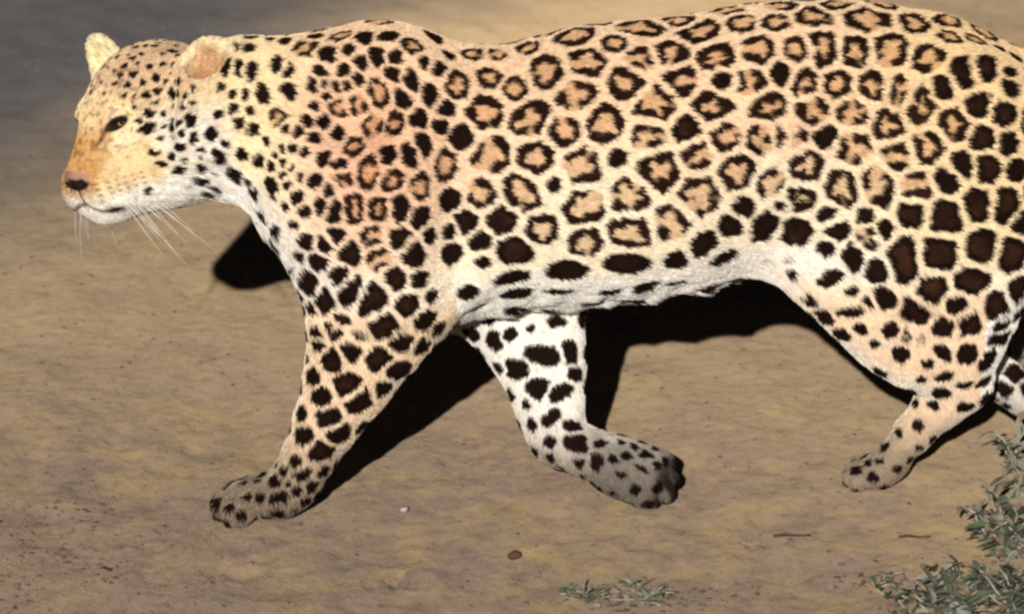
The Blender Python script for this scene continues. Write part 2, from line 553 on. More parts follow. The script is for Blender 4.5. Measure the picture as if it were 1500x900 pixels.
# loose skin and muscle relief, very shallow
BN = np.empty(nv * 3, np.float32); body_me.vertex_normals.foreach_get('vector', BN); BN = BN.reshape(-1, 3).astype(float)
hd = np.linalg.norm(BV - hw(0, -.04, -.03), axis=1)
zc_, a2_, _, _ = trunk_par(BV[:, 0])
bel = sstep(-.45, -.9, (BV[:, 2] - zc_) / a2_) * sstep(.2, .26, BV[:, 2])
rel = ((fbm(BV * np.array((1.0, 1, .5)), 9, 3, 3.) - .5) * .022 + bel * (fbm(BV, 26, 2, 33.) - .6) * .016) * sstep(.15, .25, hd) * sstep(.05, .2, BV[:, 2])
BV = BV + BN * rel[:, None]
body_me.vertices.foreach_set('co', BV.astype(np.float32).ravel()); body_me.update()
body_me.vertex_normals.foreach_get('vector', b3 := np.empty(nv * 3, np.float32)); BN = b3.reshape(-1, 3).astype(float)

# ------------------------------------------------------------------ coat: spots measured on the animal's side
# each tile: origin, scale, list of (x, y, radius, kind[, stretch, angle]); kind 0 solid, 1 rosette, 2 broken rosette
TILES = [
 ((60, 20), 2.25, [(380,80,10,0),(435,75,12,0),(372,112,8,0),(430,128,10,0),(305,205,10,0),(375,215,12,0),(398,172,9,0),(330,235,8,0),(270,180,9,0),
  (285,240,8,0),(345,275,11,0,1.6,0),(380,262,11,0),(435,268,12,0,1.5,-40),(345,330,12,0,1.5,0),(350,378,14,0,2,10),(405,330,9,0),(430,380,12,0,1.4,90),
  (488,350,13,0,1.6,90),(500,415,13,0),(455,445,14,0),(425,470,11,0),(440,515,11,0,1.5,15),(520,450,11,0),(515,510,14,0),
  (500,550,14,0,1.5,0),(520,580,21,0),(462,398,8,0),(345,585,11,0),(395,410,8,0,1.6,0),(370,460,9,0,2,0),(390,500,8,0,1.5,0),(320,355,9,0),
  (200,230,6,0),(240,240,6,0),(165,265,6,0),(210,265,6,0),(190,215,6,0),(250,150,7,0),(285,140,7,0),(330,140,8,0),(340,110,8,0),(272,272,8,0),
  (315,170,7,0),(240,195,6,0),(410,230,8,0),(310,275,8,0),(355,180,7,0),(300,110,6,0),(465,310,9,0)]),
 ((300, 0), 1.8, [(75,125,13,0),(112,128,12,0),(170,105,12,0),(205,110,13,0),(55,180,12,0,1.5,90),(85,180,11,0,1.5,90),(120,190,13,0,1.5,90),
  (190,170,14,0,1.4,90),(215,185,11,0,1.5,90),(150,245,13,0,2,100),(217,240,14,0,1.6,100),(75,250,11,0),(100,250,10,0),(75,290,10,0),(85,320,11,0,1.4,90),
  (120,290,9,0),(125,340,12,0),(190,310,19,2),(95,405,12,0),(50,380,9,0),(140,425,12,0),(175,435,13,0),(72,458,15,0,1.5,-30),(175,490,13,0,1.5,90),
  (15,355,12,0),(30,410,11,0,1.5,90),(125,505,13,0),(85,530,14,0),(110,480,8,0),(205,430,11,0),(205,460,11,0),(5,490,13,0),(35,300,9,0),(40,230,9,0),
  (262,125,27,2),(318,142,18,0),(352,98,23,1),(415,98,21,0),(478,95,20,0),(517,58,19,0),(541,120,24,1),(375,130,12,0),(410,165,14,0),(448,150,19,0),
  (500,150,15,0),(595,95,22,0),(610,180,17,0),(580,165,14,0),(540,215,15,0,1.5,100),(520,260,17,0,1.5,110),(495,195,15,0),(590,250,16,0,1.4,100),
  (455,245,22,1,1.5,95),(400,210,13,0),(365,185,14,0),(340,230,13,0),(300,190,15,0),(285,225,15,0),(315,222,12,0),(375,225,10,0),(350,285,20,2),
  (400,275,22,2),(440,335,23,2,1.4,90),(500,325,22,1,1.3,90),(560,310,19,0),(630,290,20,0),(618,330,17,0),(345,352,15,0),(310,320,15,0),(320,250,11,0),
  (265,320,12,0),(240,345,13,0),(285,365,13,0),(390,390,22,1,1.5,80),(480,408,18,0),(430,455,23,1,1.5,80),(540,410,18,0,1.3,90),(572,385,18,0,1.3,90),
  (493,478,24,1),(565,492,24,1,1.2,90),(350,435,14,0),(355,475,25,2),(310,420,14,0),(285,480,15,0),(325,500,14,0),(225,440,9,0),(200,395,9,0),
  (230,390,9,0),(258,400,11,0),(185,410,11,0),(215,490,9,0),(250,470,9,0),(240,520,13,0),(262,560,13,0),(210,545,9,0),(230,590,10,0),(300,545,17,0),
  (335,555,18,0,1.3,80),(390,550,25,1,1.4,80),(455,550,27,1),(512,550,17,0,1.4,90),(565,575,23,0),(590,620,15,0),(345,620,17,0),(265,635,17,0),
  (310,645,19,0),(295,690,19,0),(380,665,25,0),(437,625,23,2),(512,625,25,0),(455,680,28,2),(350,725,19,0),(270,745,22,0,1.3,90),(245,670,12,0),
  (225,700,10,0),(550,670,21,0,1.3,90),(500,735,29,0),(440,785,29,0,1.4,70),(380,770,22,0,1.8,60),(310,795,26,0,1.2,70),(565,735,17,0),(535,805,28,0),
  (345,860,33,2),(465,860,30,0,1.2,60),(400,890,18,0),(595,780,14,0),(290,880,14,0),(285,280,10,0),(215,340,9,0),(160,370,9,0)]),
 ((650, 0), 1.8, [(5,145,16,0),(68,145,25,1),(135,145,21,2),(30,222,30,1,1.2,90),(115,205,29,1),(185,235,26,1,1.2,90),(103,295,42,1),(5,285,21,0),
  (42,362,26,0),(0,435,28,1,1.3,90),(120,410,45,2),(240,418,42,1),(10,525,25,0),(95,510,31,2),(205,510,42,1,1.2,-40),(288,488,14,0),(55,590,27,0),
  (150,580,31,0),(255,605,36,1),(90,635,24,0),(15,665,25,0),(180,660,34,0,1.2,-20),(370,640,36,1),(365,545,46,2),(360,440,48,2),(455,418,19,0),
  (315,345,33,1),(225,310,48,1),(420,330,45,1,1.1,90),(345,250,45,2),(375,165,46,1),(265,190,36,1,1.3,90),(215,130,27,1),(340,95,38,1,1.2,15),
  (445,115,29,1),(515,75,42,1,1.4,8),(480,215,44,1),(510,155,38,2),(595,145,39,1),(670,85,44,1,1.15,0),(782,62,34,1),(870,60,29,1),(715,155,46,1),
  (828,135,43,1),(625,210,41,1),(730,212,20,0),(810,220,35,2),(885,195,24,0),(555,280,52,2),(540,358,37,2),(640,345,31,0),(665,405,35,2),(705,280,48,1),
  (850,280,42,1),(738,360,35,1),(835,370,35,2),(895,360,29,1),(560,445,53,1),(775,450,46,1),(860,485,35,2),(670,515,48,2),(490,515,44,2),(595,585,43,2),
  (490,615,45,1,1.2,-10),(755,590,29,0),(785,550,25,0),(843,595,25,0,1.5,70),(680,645,26,0,1.3,70),(612,685,25,0),(735,680,20,0,1.8,40),
  (480,695,32,0,1.8,-10),(320,710,30,0,1.7,-5),(175,730,25,0,1.8,15),(190,772,22,0,1.8,5),(60,770,20,0),(300,767,15,0,2.2,5),
  (435,770,14,0,2,0),(530,755,20,0,1.5,30),(605,745,13,0,2,0),(690,760,17,0,2.2,25),(870,690,17,0,2,0),(890,540,16,0),(100,690,15,0),(10,610,16,0)]),
 ((1050, 0), 1.8, [(250,45,36,1,1.3,0),(385,45,44,1,1.5,-5),(515,62,42,1),(610,100,30,1),(675,105,27,1),(740,130,17,0),(780,150,16,0),(770,190,17,0),
  (205,130,29,1),(280,125,36,1,1.3,90),(358,138,42,1),(455,135,42,1,1.2,90),(555,155,40,2),(645,195,31,0,1.3,90),(705,180,34,0),(770,230,19,0),(225,218,35,1),
  (315,222,35,1),(408,228,38,1),(480,240,28,2,1.3,90),(530,275,38,1,1.3,90),(595,228,29,0),(690,280,34,0),(750,298,31,0),(250,295,41,2),(355,295,41,2),
  (450,330,39,1),(625,330,39,1),(555,385,42,1),(470,410,37,2),(285,360,25,0),(355,390,48,2),(200,360,33,2),(165,195,23,0),(700,365,29,0),(765,380,25,0),
  (235,440,50,1),(140,485,33,2),(328,498,42,1,1.3,110),(210,525,42,1,1.2,0),(420,490,45,2,1.3,100),(520,495,37,2),(510,560,31,0),(640,440,33,0),(612,470,29,0),
  (712,440,31,0),(790,450,25,0),(600,570,43,0),(685,540,35,0),(762,540,31,0,1.3,90),(805,590,25,0),(388,570,18,0),(437,605,19,0),(395,625,31,2),(290,570,21,0),
  (310,605,34,0),(285,655,18,0),(205,605,35,0),(165,690,17,0,2,5),(195,720,11,0),(295,735,18,0,2,30),(355,765,12,0,1.8,20),(355,680,22,0,1.4,90),
  (487,685,34,0,1.5,90),(420,715,26,0),(435,785,22,0,1.3,-30),(400,795,15,0),(350,820,15,0,2.2,15),(585,670,43,0),(695,655,42,0),(775,670,31,0,1.3,90),(565,765,42,0),
  (668,740,41,0),(735,810,29,0,1.4,90),(790,765,29,0),(520,820,29,0,1.5,-55),(600,860,27,0),(665,845,37,0),(460,870,19,0),(510,885,19,0,1.5,-50),(380,868,15,0)]),
 ((1050, 420), 1.875, [(505,185,20,0),(435,155,12,0),(545,140,18,0,1.6,-50),(620,180,19,0,1.6,-55),(685,185,25,0),(580,210,13,0),(625,245,16,0,1.6,10),
  (680,270,12,0,1.5,0),(560,255,13,0),(735,258,18,0,1.6,0),(545,315,12,0),(595,325,13,0),(500,350,11,0),(550,380,13,0),(500,400,11,0),(462,440,12,0),(745,200,20,0,1.5,90)]),
 ((280, 420), 1.875, [(400,105,34,2),(520,105,33,0),(348,155,19,0),(445,165,27,0,1.3,80),(385,200,29,0),(515,195,29,0),(575,150,25,0),(335,245,21,0),
  (322,195,10,0),(430,270,33,0),(355,300,23,0),(305,345,19,0),(465,310,26,0,1.4,50),(525,280,22,0),(378,360,27,0),(310,405,26,0),(410,402,24,0,1.3,20),(355,447,28,0),
  (285,485,17,0),(235,530,17,0),(300,512,18,0,1.4,15),(365,508,16,0),(330,548,15,0,1.3,15),(290,560,11,0),(240,578,15,0,1.6,10),(240,620,16,0,1.8,5),(150,540,9,0),
  (155,580,11,0),(190,578,11,0),(105,550,10,0),(180,535,8,0),(270,540,8,0),(340,590,9,0)]),
 ((620, 420), 1.875, [(195,145,21,0),(237,130,15,0),(330,185,24,0,2.2,-8),(400,180,20,0,1.4,90),(255,225,22,0,1.3,0),(205,220,15,0),(365,95,16,0,1.8,0),
  (240,295,15,0),(310,285,23,0,1.4,45),(285,320,13,0),(380,288,20,0,1.8,35),(350,360,16,0,1.5,45),(297,380,15,0),(345,425,14,0),(350,470,12,0),(420,425,22,0,1.3,-20),
  (480,480,22,0),(410,380,14,0,1.5,0),(470,545,14,0,2,-10),(545,515,7,0,3,-20),(560,590,7,0,3,-20),(600,500,7,0,3,-30),(295,115,9,0)]),
]
bvh = BVHTree.FromPolygons([Vector(v) for v in BV[:nv]], [tuple(p.vertices) for p in body_me.polygons])
S_pos, S_r, S_kind, S_ax, S_asp, S_nrm = [], [], [], [], [], []
for (ox, oy), scl, lst in TILES:
    for e in lst:
        x, y, r, kind = e[:4]
        asp, ang = (e[4], math.radians(e[5])) if len(e) > 4 else (1.0, 0.0)
        u, v = ox + x / scl, oy + y / scl
        d = (u - 750) / (DIST * PXM) * R_ - (v - 450) / (DIST * PXM) * U_ - B_
        hit, nrm, i, dist = bvh.ray_cast(Vector(CAM), Vector(d).normalized())
        if hit is None: continue
        p = np.array(hit); rr = r / scl / PXM * (1.1 if scl > 2 else 1.0) * (.84 if asp > 1.55 else 1.0) * (1.1 if ox == 300 else 1.0)
        if any(np.linalg.norm(p - q) < .55 * (rr + r2) for q, r2 in zip(S_pos, S_r)) and scl * 0 == 0 and rr < .02:
            if min(np.linalg.norm(p - q) for q in S_pos) < .007: continue
        n_ = np.array(nrm)
        axv = math.cos(ang) * R_ + math.sin(ang) * U_
        axv = axv - n_ * (axv @ n_); axv /= max(np.linalg.norm(axv), 1e-6)
        S_pos.append(p); S_r.append(rr); S_kind.append(kind); S_ax.append(axv); S_asp.append(asp); S_nrm.append(n_)
n_traced = len(S_pos)

# the rest of the coat (other side, belly, tail, backs of the legs) gets spots of the size that belongs there
def hloc(P): return (P - HO) @ HM
HL_V = hloc(BV)
kd = kdtree.KDTree(6000); cnt = 0
for p in S_pos: kd.insert(Vector(p), cnt); cnt += 1
kd.balance()
order = rng.permutation(nv)[:26000]
added = []
cell = {}
def near_added(p, dmin):
    k = tuple((p // .05).astype(int))
    for i in (-1, 0, 1):
        for j in (-1, 0, 1):
            for l in (-1, 0, 1):
                for q in cell.get((k[0] + i, k[1] + j, k[2] + l), ()):
                    if ((p - q) ** 2).sum() < dmin * dmin: return True
    return False
for i in order:
    p = BV[i]; n_ = BN[i]; h_ = HL_V[i]
    in_head = h_[1] > -.19 and abs(h_[0]) < .13 and abs(h_[2]) < .17 and p[0] < -.36
    leg = p[2] < .30
    if in_head:
        if h_[1] > -.025 and h_[2] < .01 or h_[1] > -.01: continue
        if min(np.linalg.norm(h_ - c_[0]) for c_ in EARS) < .05: continue
        sp, r = .0125, .0034
    elif leg:
        sp, r = (.030, .011) if p[2] > .09 else (.018, .006)
        if abs(n_[2]) < .5 and p[2] < .09 and p[0] > .0: sp = .022
    elif p[0] < -.25: sp, r = .026, .008
    else: sp, r = .044, .019
    if n_[2] < -.45 and p[2] > .2: sp, r = .05, .009
    _, _, dd = kd.find(Vector(p))
    if dd < sp * (.95 if in_head else 1.02) or near_added(p, sp): continue
    cell.setdefault(tuple((p // .05).astype(int)), []).append(p)
    added.append((p, r * random.uniform(.75, 1.15), 0 if (r < .015 or n_[2] < -.3) else random.choice((1, 1, 2)), n_))
for p, r, kind, n_ in added:
    t = np.cross(n_, (0, 0, 1.0)); t = t / max(np.linalg.norm(t), 1e-6)
    S_pos.append(p); S_r.append(r); S_kind.append(kind); S_ax.append(t); S_asp.append(random.uniform(1, 1.3)); S_nrm.append(n_)
S_pos, S_r, S_kind, S_ax, S_asp, S_nrm = map(np.array, (S_pos, S_r, S_kind, S_ax, S_asp, S_nrm))
S_seed = rng.random(len(S_pos)) * 100
kd = kdtree.KDTree(len(S_pos))
for i, p in enumerate(S_pos): kd.insert(Vector(p), i)
kd.balance()

SPOT = np.array((.0075, .0028, .0018))
PEACH = np.array((.83, .60, .405)); CREAM = np.array((.87, .745, .57)); WHITE = np.array((.85, .80, .73))
TAN = np.array((.60, .335, .185)); NECK = np.array((.86, .71, .44)); ORANGE = np.array((.58, .31, .105))

def lerp(a, b, t): return a + (b - a) * t[:, None]

def coat(P, Nn):
    """albedo of the fur at surface points P with normals Nn"""
    M_ = len(P)
    wob = np.stack([vnoise(P, 150, 5.), vnoise(P, 150, 31.), vnoise(P, 150, 77.)], 1) - .5
    Pw = P + wob * .0065
    k = min(7, len(S_pos))
    ids = np.empty((M_, k), np.int64)
    f = kd.find_n
    for i, p in enumerate(Pw.tolist()):
        ids[i] = [q[1] for q in f(p, k)]
    dv = Pw[:, None, :] - S_pos[ids]
    al = (dv * S_ax[ids]).sum(2)
    d2 = (dv ** 2).sum(2)
    asp = S_asp[ids]
    dist = np.sqrt(np.maximum(d2 - al ** 2, 0) * 1.0 + (al / asp) ** 2)
    # power-like weighting so that large spots own larger cells
    dd = dist - S_r[ids] * .55
    o = np.argsort(dd, 1)
    rows = np.arange(M_)
    a, b = o[:, 0], o[:, 1]
    sid = ids[rows, a]
    edge = (dd[rows, b] - dd[rows, a]) / 2
    gap = .0022 + .0027 * sstep(.008, .026, S_r[sid])
    inside = np.minimum(S_r[sid] * np.where(S_kind[sid] > 0, 1.27, 1.42) - dist[rows, a], (edge - gap) * 1.15)
    inside += (vnoise(P, 330, 11.) - .5) * .0022
    # angle about the spot for the breaks
    t2 = np.cross(S_nrm[sid], S_ax[sid])
    dva = dv[rows, a]
    ph = np.arctan2((dva * t2).sum(1), al[rows, a])
    sd = S_seed[sid]
    br = np.sin(ph * 2 + sd) * .5 + np.sin(ph * 3 + sd * 1.7) * .5 + np.sin(ph + sd * 2.3) * .35
    kind = S_kind[sid]
    rr = S_r[sid]
    band = .0136 + .0036 * np.sin(ph * 3 + sd * 3.1) + .0020 * np.sin(ph * 5 + sd * 1.3) + .0012 * (vnoise(P, 120, 3.) - .5) * 2
    band = np.minimum(band, np.maximum(rr * .68, .004))
    dark = sstep(-.0015, .0016, inside)
    hole = sstep(-.0020, .0020, inside - band) * (kind > 0)
    thr = np.where(kind == 2, .30, .85)
    gapb = sstep(thr, thr + .22, br) * (kind > 0)
    dark = dark * (1 - hole) * (1 - gapb * .92)
    core = sstep(.000, .003, inside) * (kind > 0)
    heart = sstep(.007, .012, inside) * (kind == 0) * sstep(.012, .017, rr) * (P[:, 0] > -.3)
    # ---- ground colour of the coat
    zc, a_, w_, yc = trunk_par(P[:, 0])
    zr = (P[:, 2] - zc) / a_
    side = (P[:, 1] - yc)
    base = np.tile(PEACH, (M_, 1))
    base = lerp(base, CREAM, sstep(.55, -.25, zr + (vnoise(P, 9, 2.) - .5) * .5))
    belly = sstep(-.42, -.80, zr + (vnoise(P, 14, 8.) - .5) * .25)
    legz = sstep(.36, .28, P[:, 2])
    far_leg = ((P[:, 0] > -.075) & (P[:, 0] < .34)) | (P[:, 0] > .64)
    outer = np.where(far_leg, Nn[:, 1], -Nn[:, 1])
    inner = sstep(.15, -.25, outer) * legz
    base = lerp(base, WHITE, np.clip(belly * (1 - legz * .9), 0, 1))
    base = lerp(base, PEACH * .97, legz * sstep(.0, .5, outer) * .75)
    base = lerp(base, WHITE, np.clip(inner + sstep(-.35, -.75, Nn[:, 2]) * .8, 0, 1))
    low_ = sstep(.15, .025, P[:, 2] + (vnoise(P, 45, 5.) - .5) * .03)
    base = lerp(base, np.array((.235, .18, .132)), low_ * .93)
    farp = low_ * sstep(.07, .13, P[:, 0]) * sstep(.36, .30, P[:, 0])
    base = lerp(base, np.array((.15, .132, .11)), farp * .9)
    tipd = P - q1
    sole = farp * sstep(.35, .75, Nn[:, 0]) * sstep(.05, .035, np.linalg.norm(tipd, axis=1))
    rump = sstep(.38, .62, P[:, 0]) * (1 - legz)
    base = lerp(base, np.array((.80, .60, .31)), rump * .55)
    nk = sstep(-.24, -.33, P[:, 0]) * sstep(.26, .33, P[:, 2])
    base = lerp(base, NECK, nk * sstep(-.65, -.2, zr) * .75)
    base = lerp(base, WHITE, nk * sstep(-.3, -.75, zr))
    # ruddy shoulder
    sh = np.exp(-(((P[:, 0] + .20) / .09) ** 2 + ((P[:, 2] - .50) / .13) ** 2))
    base = lerp(base, np.array((.76, .41, .26)), sh * .75)
    tint = (fbm(P, 6, 3, 60.) - .5)[:, None] * np.array((.10, .16, .18))
    base = base * (1 + tint)
    fine = (fbm(P, 180, 2, 21.) - .5)
    base = base * (1 + .22 * fine[:, None])
    centre = base * np.array((.80, .68, .56))
    centre = lerp(centre, base, belly)
    # ---- head
    h_ = hloc(P); l, fw, up = h_[:, 0], h_[:, 1], h_[:, 2]
    hmask = sstep(.185, .15, np.linalg.norm(h_ - np.array((0, -.05, -.03)), axis=1)) * sstep(-.17, -.13, fw)
    hb = np.tile(np.array((.80, .62, .36)), (M_, 1))
    al_ = np.abs(l)
    hb = lerp(hb, np.array((.72, .50, .33)), sstep(.0, .05, up) * .8)
    hb = lerp(hb, ORANGE, sstep(.05, .028, al_) * sstep(.012, -.018, up) * sstep(-.10, -.07, up) * sstep(-.05, -.01, fw) * .9)
    hb = lerp(hb, np.array((.84, .68, .40)), np.exp(-((al_ - .035) / .022) ** 2 - ((up - .022) / .016) ** 2) * .7)
    hb = lerp(hb, np.array((.86, .74, .52)), np.exp(-((al_ - .05) / .018) ** 2 - ((up + .024) / .014) ** 2) * .8)
    hb = lerp(hb, WHITE, sstep(.035, -.03, up) * sstep(.045, .06, al_) * sstep(.0, -.03, fw) * .8)
    hb = lerp(hb, WHITE, sstep(-.070, -.092, up) * .85)
    hb = lerp(hb, np.array((.74, .52, .30)), np.exp(-((al_ - .02) / .02) ** 2 - ((up + .072) / .012) ** 2) * sstep(.01, .03, fw) * .5)
    hb = hb * (1 + .5 * (fbm(P * np.array((1, 1, .6)), 95, 3, 8.) - .5)[:, None] * np.array((.7, 1, 1.2)))
    hb = hb * (1 + .25 * fine[:, None])
    frk = sstep(.62, .70, vnoise(P, 170, 23.)) * sstep(-.06, -.02, up) * sstep(-.07, -.03, fw) * sstep(.075, .06, al_)
    hb = lerp(hb, hb * np.array((.45, .38, .32)), frk * .7)
    base = lerp(base, hb, hmask); centre = lerp(centre, hb, hmask)
    face = hmask * sstep(.012, .028, fw + .35 * (.05 - np.minimum(al_, .05)))     # no rosettes on the muzzle
    face = np.maximum(face, hmask * sstep(.036, .026, al_) * sstep(.02, .005, up) * sstep(-.06, -.03, fw))
    dark = dark * (1 - face)
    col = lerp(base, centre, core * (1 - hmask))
    # ears: warm inside, pale rim, black behind
    for c, M in EARS:
        e = (h_ - c) @ M
        q = (e[:, 0] / .037) ** 2 + (e[:, 2] / .045) ** 2
        em = sstep(.022, .016, np.abs(e[:, 1])) * sstep(1.35, 1.15, q) * sstep(-.030, -.018, e[:, 2])
        front = (Nn @ (HM @ M[:, 1]))
        rim = sstep(.42, .85, q)
        if c[0] > 0:
            ec = lerp(np.tile(np.array((.64, .39, .21)), (M_, 1)), np.array((.82, .66, .42)), sstep(.12, .75, q + (vnoise(P, 120, 6.) - .5) * .5))
        else:
            ec = lerp(np.tile(np.array((.86, .74, .46)), (M_, 1)), np.array((.84, .72, .48)), rim)
        if c[0] > 0: ec = lerp(ec, np.array((.40, .21, .10)), sstep(.004, -.020, e[:, 2]) * sstep(.6, .15, q) * .8)  # shade of the ear hollow painted in, darker towards the base
        streak = vnoise(np.stack([e[:, 0] * 6, e[:, 1], e[:, 2]], 1), 60, 3.)
        ec = ec * (.72 + .55 * streak[:, None])
        ec = lerp(ec, SPOT * 2.0, sstep(.05, -.25, front))
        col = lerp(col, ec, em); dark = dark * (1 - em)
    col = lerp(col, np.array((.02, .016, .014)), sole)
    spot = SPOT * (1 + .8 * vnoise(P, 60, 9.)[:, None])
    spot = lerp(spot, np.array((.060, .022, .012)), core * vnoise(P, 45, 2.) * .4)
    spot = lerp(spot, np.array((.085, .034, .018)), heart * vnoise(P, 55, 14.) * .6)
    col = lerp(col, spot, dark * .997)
    # ---- eye rims, tear line, nose leather, mouth line, whisker rows
    for s in (-1, 1):
        el = h_ - np.array((s * .041, .003, -.001))
        ring = sstep(1.55, 1.25, np.sqrt((el[:, 0] / .0115) ** 2 + ((el[:, 2] - s * .35 * el[:, 0]) / .0066) ** 2 + (el[:, 1] / .022) ** 2))
        col = lerp(col, np.array((.02, .013, .01)), ring * hmask)
        tl = np.exp(-(((l - s * .0285) - .35 * (up + .010) * s) / .0028) ** 2) * sstep(-.030, -.018, up) * sstep(.002, -.004, up) * sstep(-.02, 0, fw)
        col = lerp(col, np.array((.05, .03, .02)), tl * .8 * hmask)
    nq = np.sqrt((l / .0285) ** 2 + ((up + .061) / .0145) ** 2)
    nose = sstep(1.1, .95, nq) * sstep(.045, .052, fw)
    ncol = lerp(np.tile(np.array((.42, .235, .17)), (M_, 1)), np.array((.018, .012, .010)), sstep(-.0585, -.0635, up + .25 * al_ - .004))
    col = lerp(col, ncol, nose)
    phil = np.exp(-(l / .0030) ** 2) * sstep(-.068, -.074, up) * sstep(-.094, -.088, up) * sstep(.03, .045, fw)
    mouth_u = -.094 - .012 * sstep(0, .04, al_)
    mouth = np.exp(-((up - mouth_u) / .0036) ** 2) * sstep(.056, .046, al_) * sstep(.0, .012, fw)
    corner = np.exp(-((al_ - .043) / .008) ** 2 - ((up + .106) / .0075) ** 2 - ((fw - .028) / .03) ** 2)
    rows_ = np.exp(-((((up + .078) / .0075) % 1) - .5) ** 2 / .05) * np.exp(-((((fw) / .010) % 1) - .5) ** 2 / .05)
    wr = rows_ * sstep(.014, .02, al_) * sstep(-.092, -.088, up) * sstep(-.062, -.068, up) * sstep(.008, .014, fw)
    mk = np.clip(phil * .9 + mouth * .85 + corner + wr * .75, 0, 1) * hmask
    col = lerp(col, np.array((.018, .011, .009)), mk)
    return np.clip(col, .004, .92), nose * hmask, hmask

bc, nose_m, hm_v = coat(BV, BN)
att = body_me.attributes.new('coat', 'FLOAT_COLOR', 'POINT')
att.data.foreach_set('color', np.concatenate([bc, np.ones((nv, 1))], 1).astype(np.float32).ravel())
m_body, nt, bs = mat('leopard_skin')
an = N(nt, 'ShaderNodeAttribute', attribute_name='coat')
nt.links.new(an.outputs['Color'], bs.inputs['Base Color'])
bs.inputs['Roughness'].default_value = .75
bs.inputs['Specular IOR Level'].default_value = .03
body_me.materials.clear(); body_me.materials.append(m_body)

leopard = bpy.data.objects.new('leopard', None); COL.objects.link(leopard)
leopard['label'] = 'spotted leopard striding across bare sand with its head turned aside'
leopard['category'] = 'leopard'
def under(o, parent):
    o.parent = parent
body = bpy.data.objects.new('body', body_me); COL.objects.link(body); under(body, leopard)
# ------------------------------------------------------------------ fur
def grow_fur(total):
    npl = len(body_me.polygons)
    ar = np.empty(npl, np.float32); body_me.polygons.foreach_get('area', ar)
    lv = np.empty(npl * 4, np.int32); body_me.loops.foreach_get('vertex_index', lv); lv = lv.reshape(-1, 4)
    w = ar.astype(float) * (1 - nose_m[lv].mean(1)) * (1 + 1.5 * hm_v[lv].mean(1))
    w /= w.sum()
    f = rng.choice(npl, total, p=w)
    a, b = rng.random((total, 1)), rng.random((total, 1))
    q = lv[f]
    bl = lambda A: (A[q[:, 0]] * (1 - a) + A[q[:, 1]] * a) * (1 - b) + (A[q[:, 3]] * (1 - a) + A[q[:, 2]] * a) * b
    P = bl(BV); Nn = bl(BN); Nn /= np.linalg.norm(Nn, axis=1, keepdims=True) + 1e-9
    c, _, hm = coat(P, Nn)
    h_ = hloc(P)
    # lie of the coat
    D = np.tile(np.array((1.0, .10, -.30)), (total, 1))
    lg = sstep(.40, .22, P[:, 2])
    D = lerp(D, np.array((.25, 0, -1.0)), lg)
    rad = (P - hw(0, .07, -.06)); rad /= np.linalg.norm(rad, axis=1, keepdims=True)
    D = lerp(D, np.zeros(3), hm) + rad * hm[:, None]
    D = D + (np.stack([vnoise(P, 30, 1.), vnoise(P, 30, 50.), vnoise(P, 30, 90.)], 1) - .5) * .4 + rng.normal(0, .13, (total, 3))
    D = D - Nn * (D * Nn).sum(1, keepdims=True)
    D /= np.linalg.norm(D, axis=1, keepdims=True) + 1e-9
    zc, a_, w_, yc = trunk_par(P[:, 0]); zr = (P[:, 2] - zc) / a_
    L = np.full(total, .0076)
    L += .013 * sstep(-.80, -.97, zr) * sstep(-1.10, -1.0, zr) * (1 - sstep(.26, .20, P[:, 2])) * sstep(.0, -.5, Nn[:, 2]) * (.35 + 1.1 * vnoise(P, 40, 70.))
    L += .005 * sstep(-.24, -.33, P[:, 0]) * sstep(-.3, -.9, zr)
    L = L * (1 - lg * .25)
    muz = hm * sstep(-.03, .02, h_[:, 1])
    L = L * (1 - .25 * hm) * (1 - .45 * muz)
    ck = hm * sstep(-.05, -.10, h_[:, 2]) * sstep(.01, -.02, h_[:, 1])
    L = L + .010 * ck
    for cc, M in EARS:
        e = (h_ - cc) @ M
        L = np.where((np.abs(e[:, 1]) < .022) & (np.linalg.norm(e, axis=1) < .05), L * .8, L)
    for s in (-1, 1):
        ed = np.linalg.norm(h_ - np.array((s * .046, .006, -.001)), axis=1)
        L = np.where(ed < .022, L * .35, L)
    L *= rng.uniform(.8, 1.18, total)
    lift = rng.uniform(.22, .45, total)[:, None]
    d0 = D * (1 - lift * .8) + Nn * lift * 1.25
    d1 = D + Nn * .05
    p1 = P + d0 * (L * .5)[:, None]
    p2 = p1 + d1 * (L * .5)[:, None] - np.array((0, 0, .08)) * L[:, None]
    pts = np.stack([P - Nn * .0008, p1, p2], 1)
    cu = bpy.data.hair_curves.new('fur')
    cu.add_curves([3] * total)
    cu.attributes['position'].data.foreach_set('vector', pts.astype(np.float32).ravel())
    ra = cu.attributes.get('radius') or cu.attributes.new('radius', 'FLOAT', 'POINT')
    rr = np.tile(np.array((.00038, .00033, .00006)), (total, 1)) * rng.uniform(.8, 1.2, (total, 1))
    ra.data.foreach_set('value', rr.astype(np.float32).ravel())
    c = np.clip(c * rng.normal(1.0, .15, (total, 1)) * (1 + (vnoise(P * np.array((.45, 1, 1)), 260, 4.) - .5) * .35)[:, None], .002, .93)
    ca = cu.attributes.new('coat', 'FLOAT_COLOR', 'CURVE')
    ca.data.foreach_set('color', np.concatenate([c, np.ones((total, 1))], 1).astype(np.float32).ravel())
    m, nt, bs = mat('leopard_fur')
    an = N(nt, 'ShaderNodeAttribute', attribute_name='coat')
    nt.links.new(an.outputs['Color'], bs.inputs['Base Color'])
    bs.inputs['Roughness'].default_value = .55
    bs.inputs['Specular IOR Level'].default_value = .02
    cu.materials.append(m)
    o = bpy.data.objects.new('fur', cu); COL.objects.link(o)
    o['kind'] = 'stuff'
    return o
fur = grow_fur(520000)
under(fur, leopard)

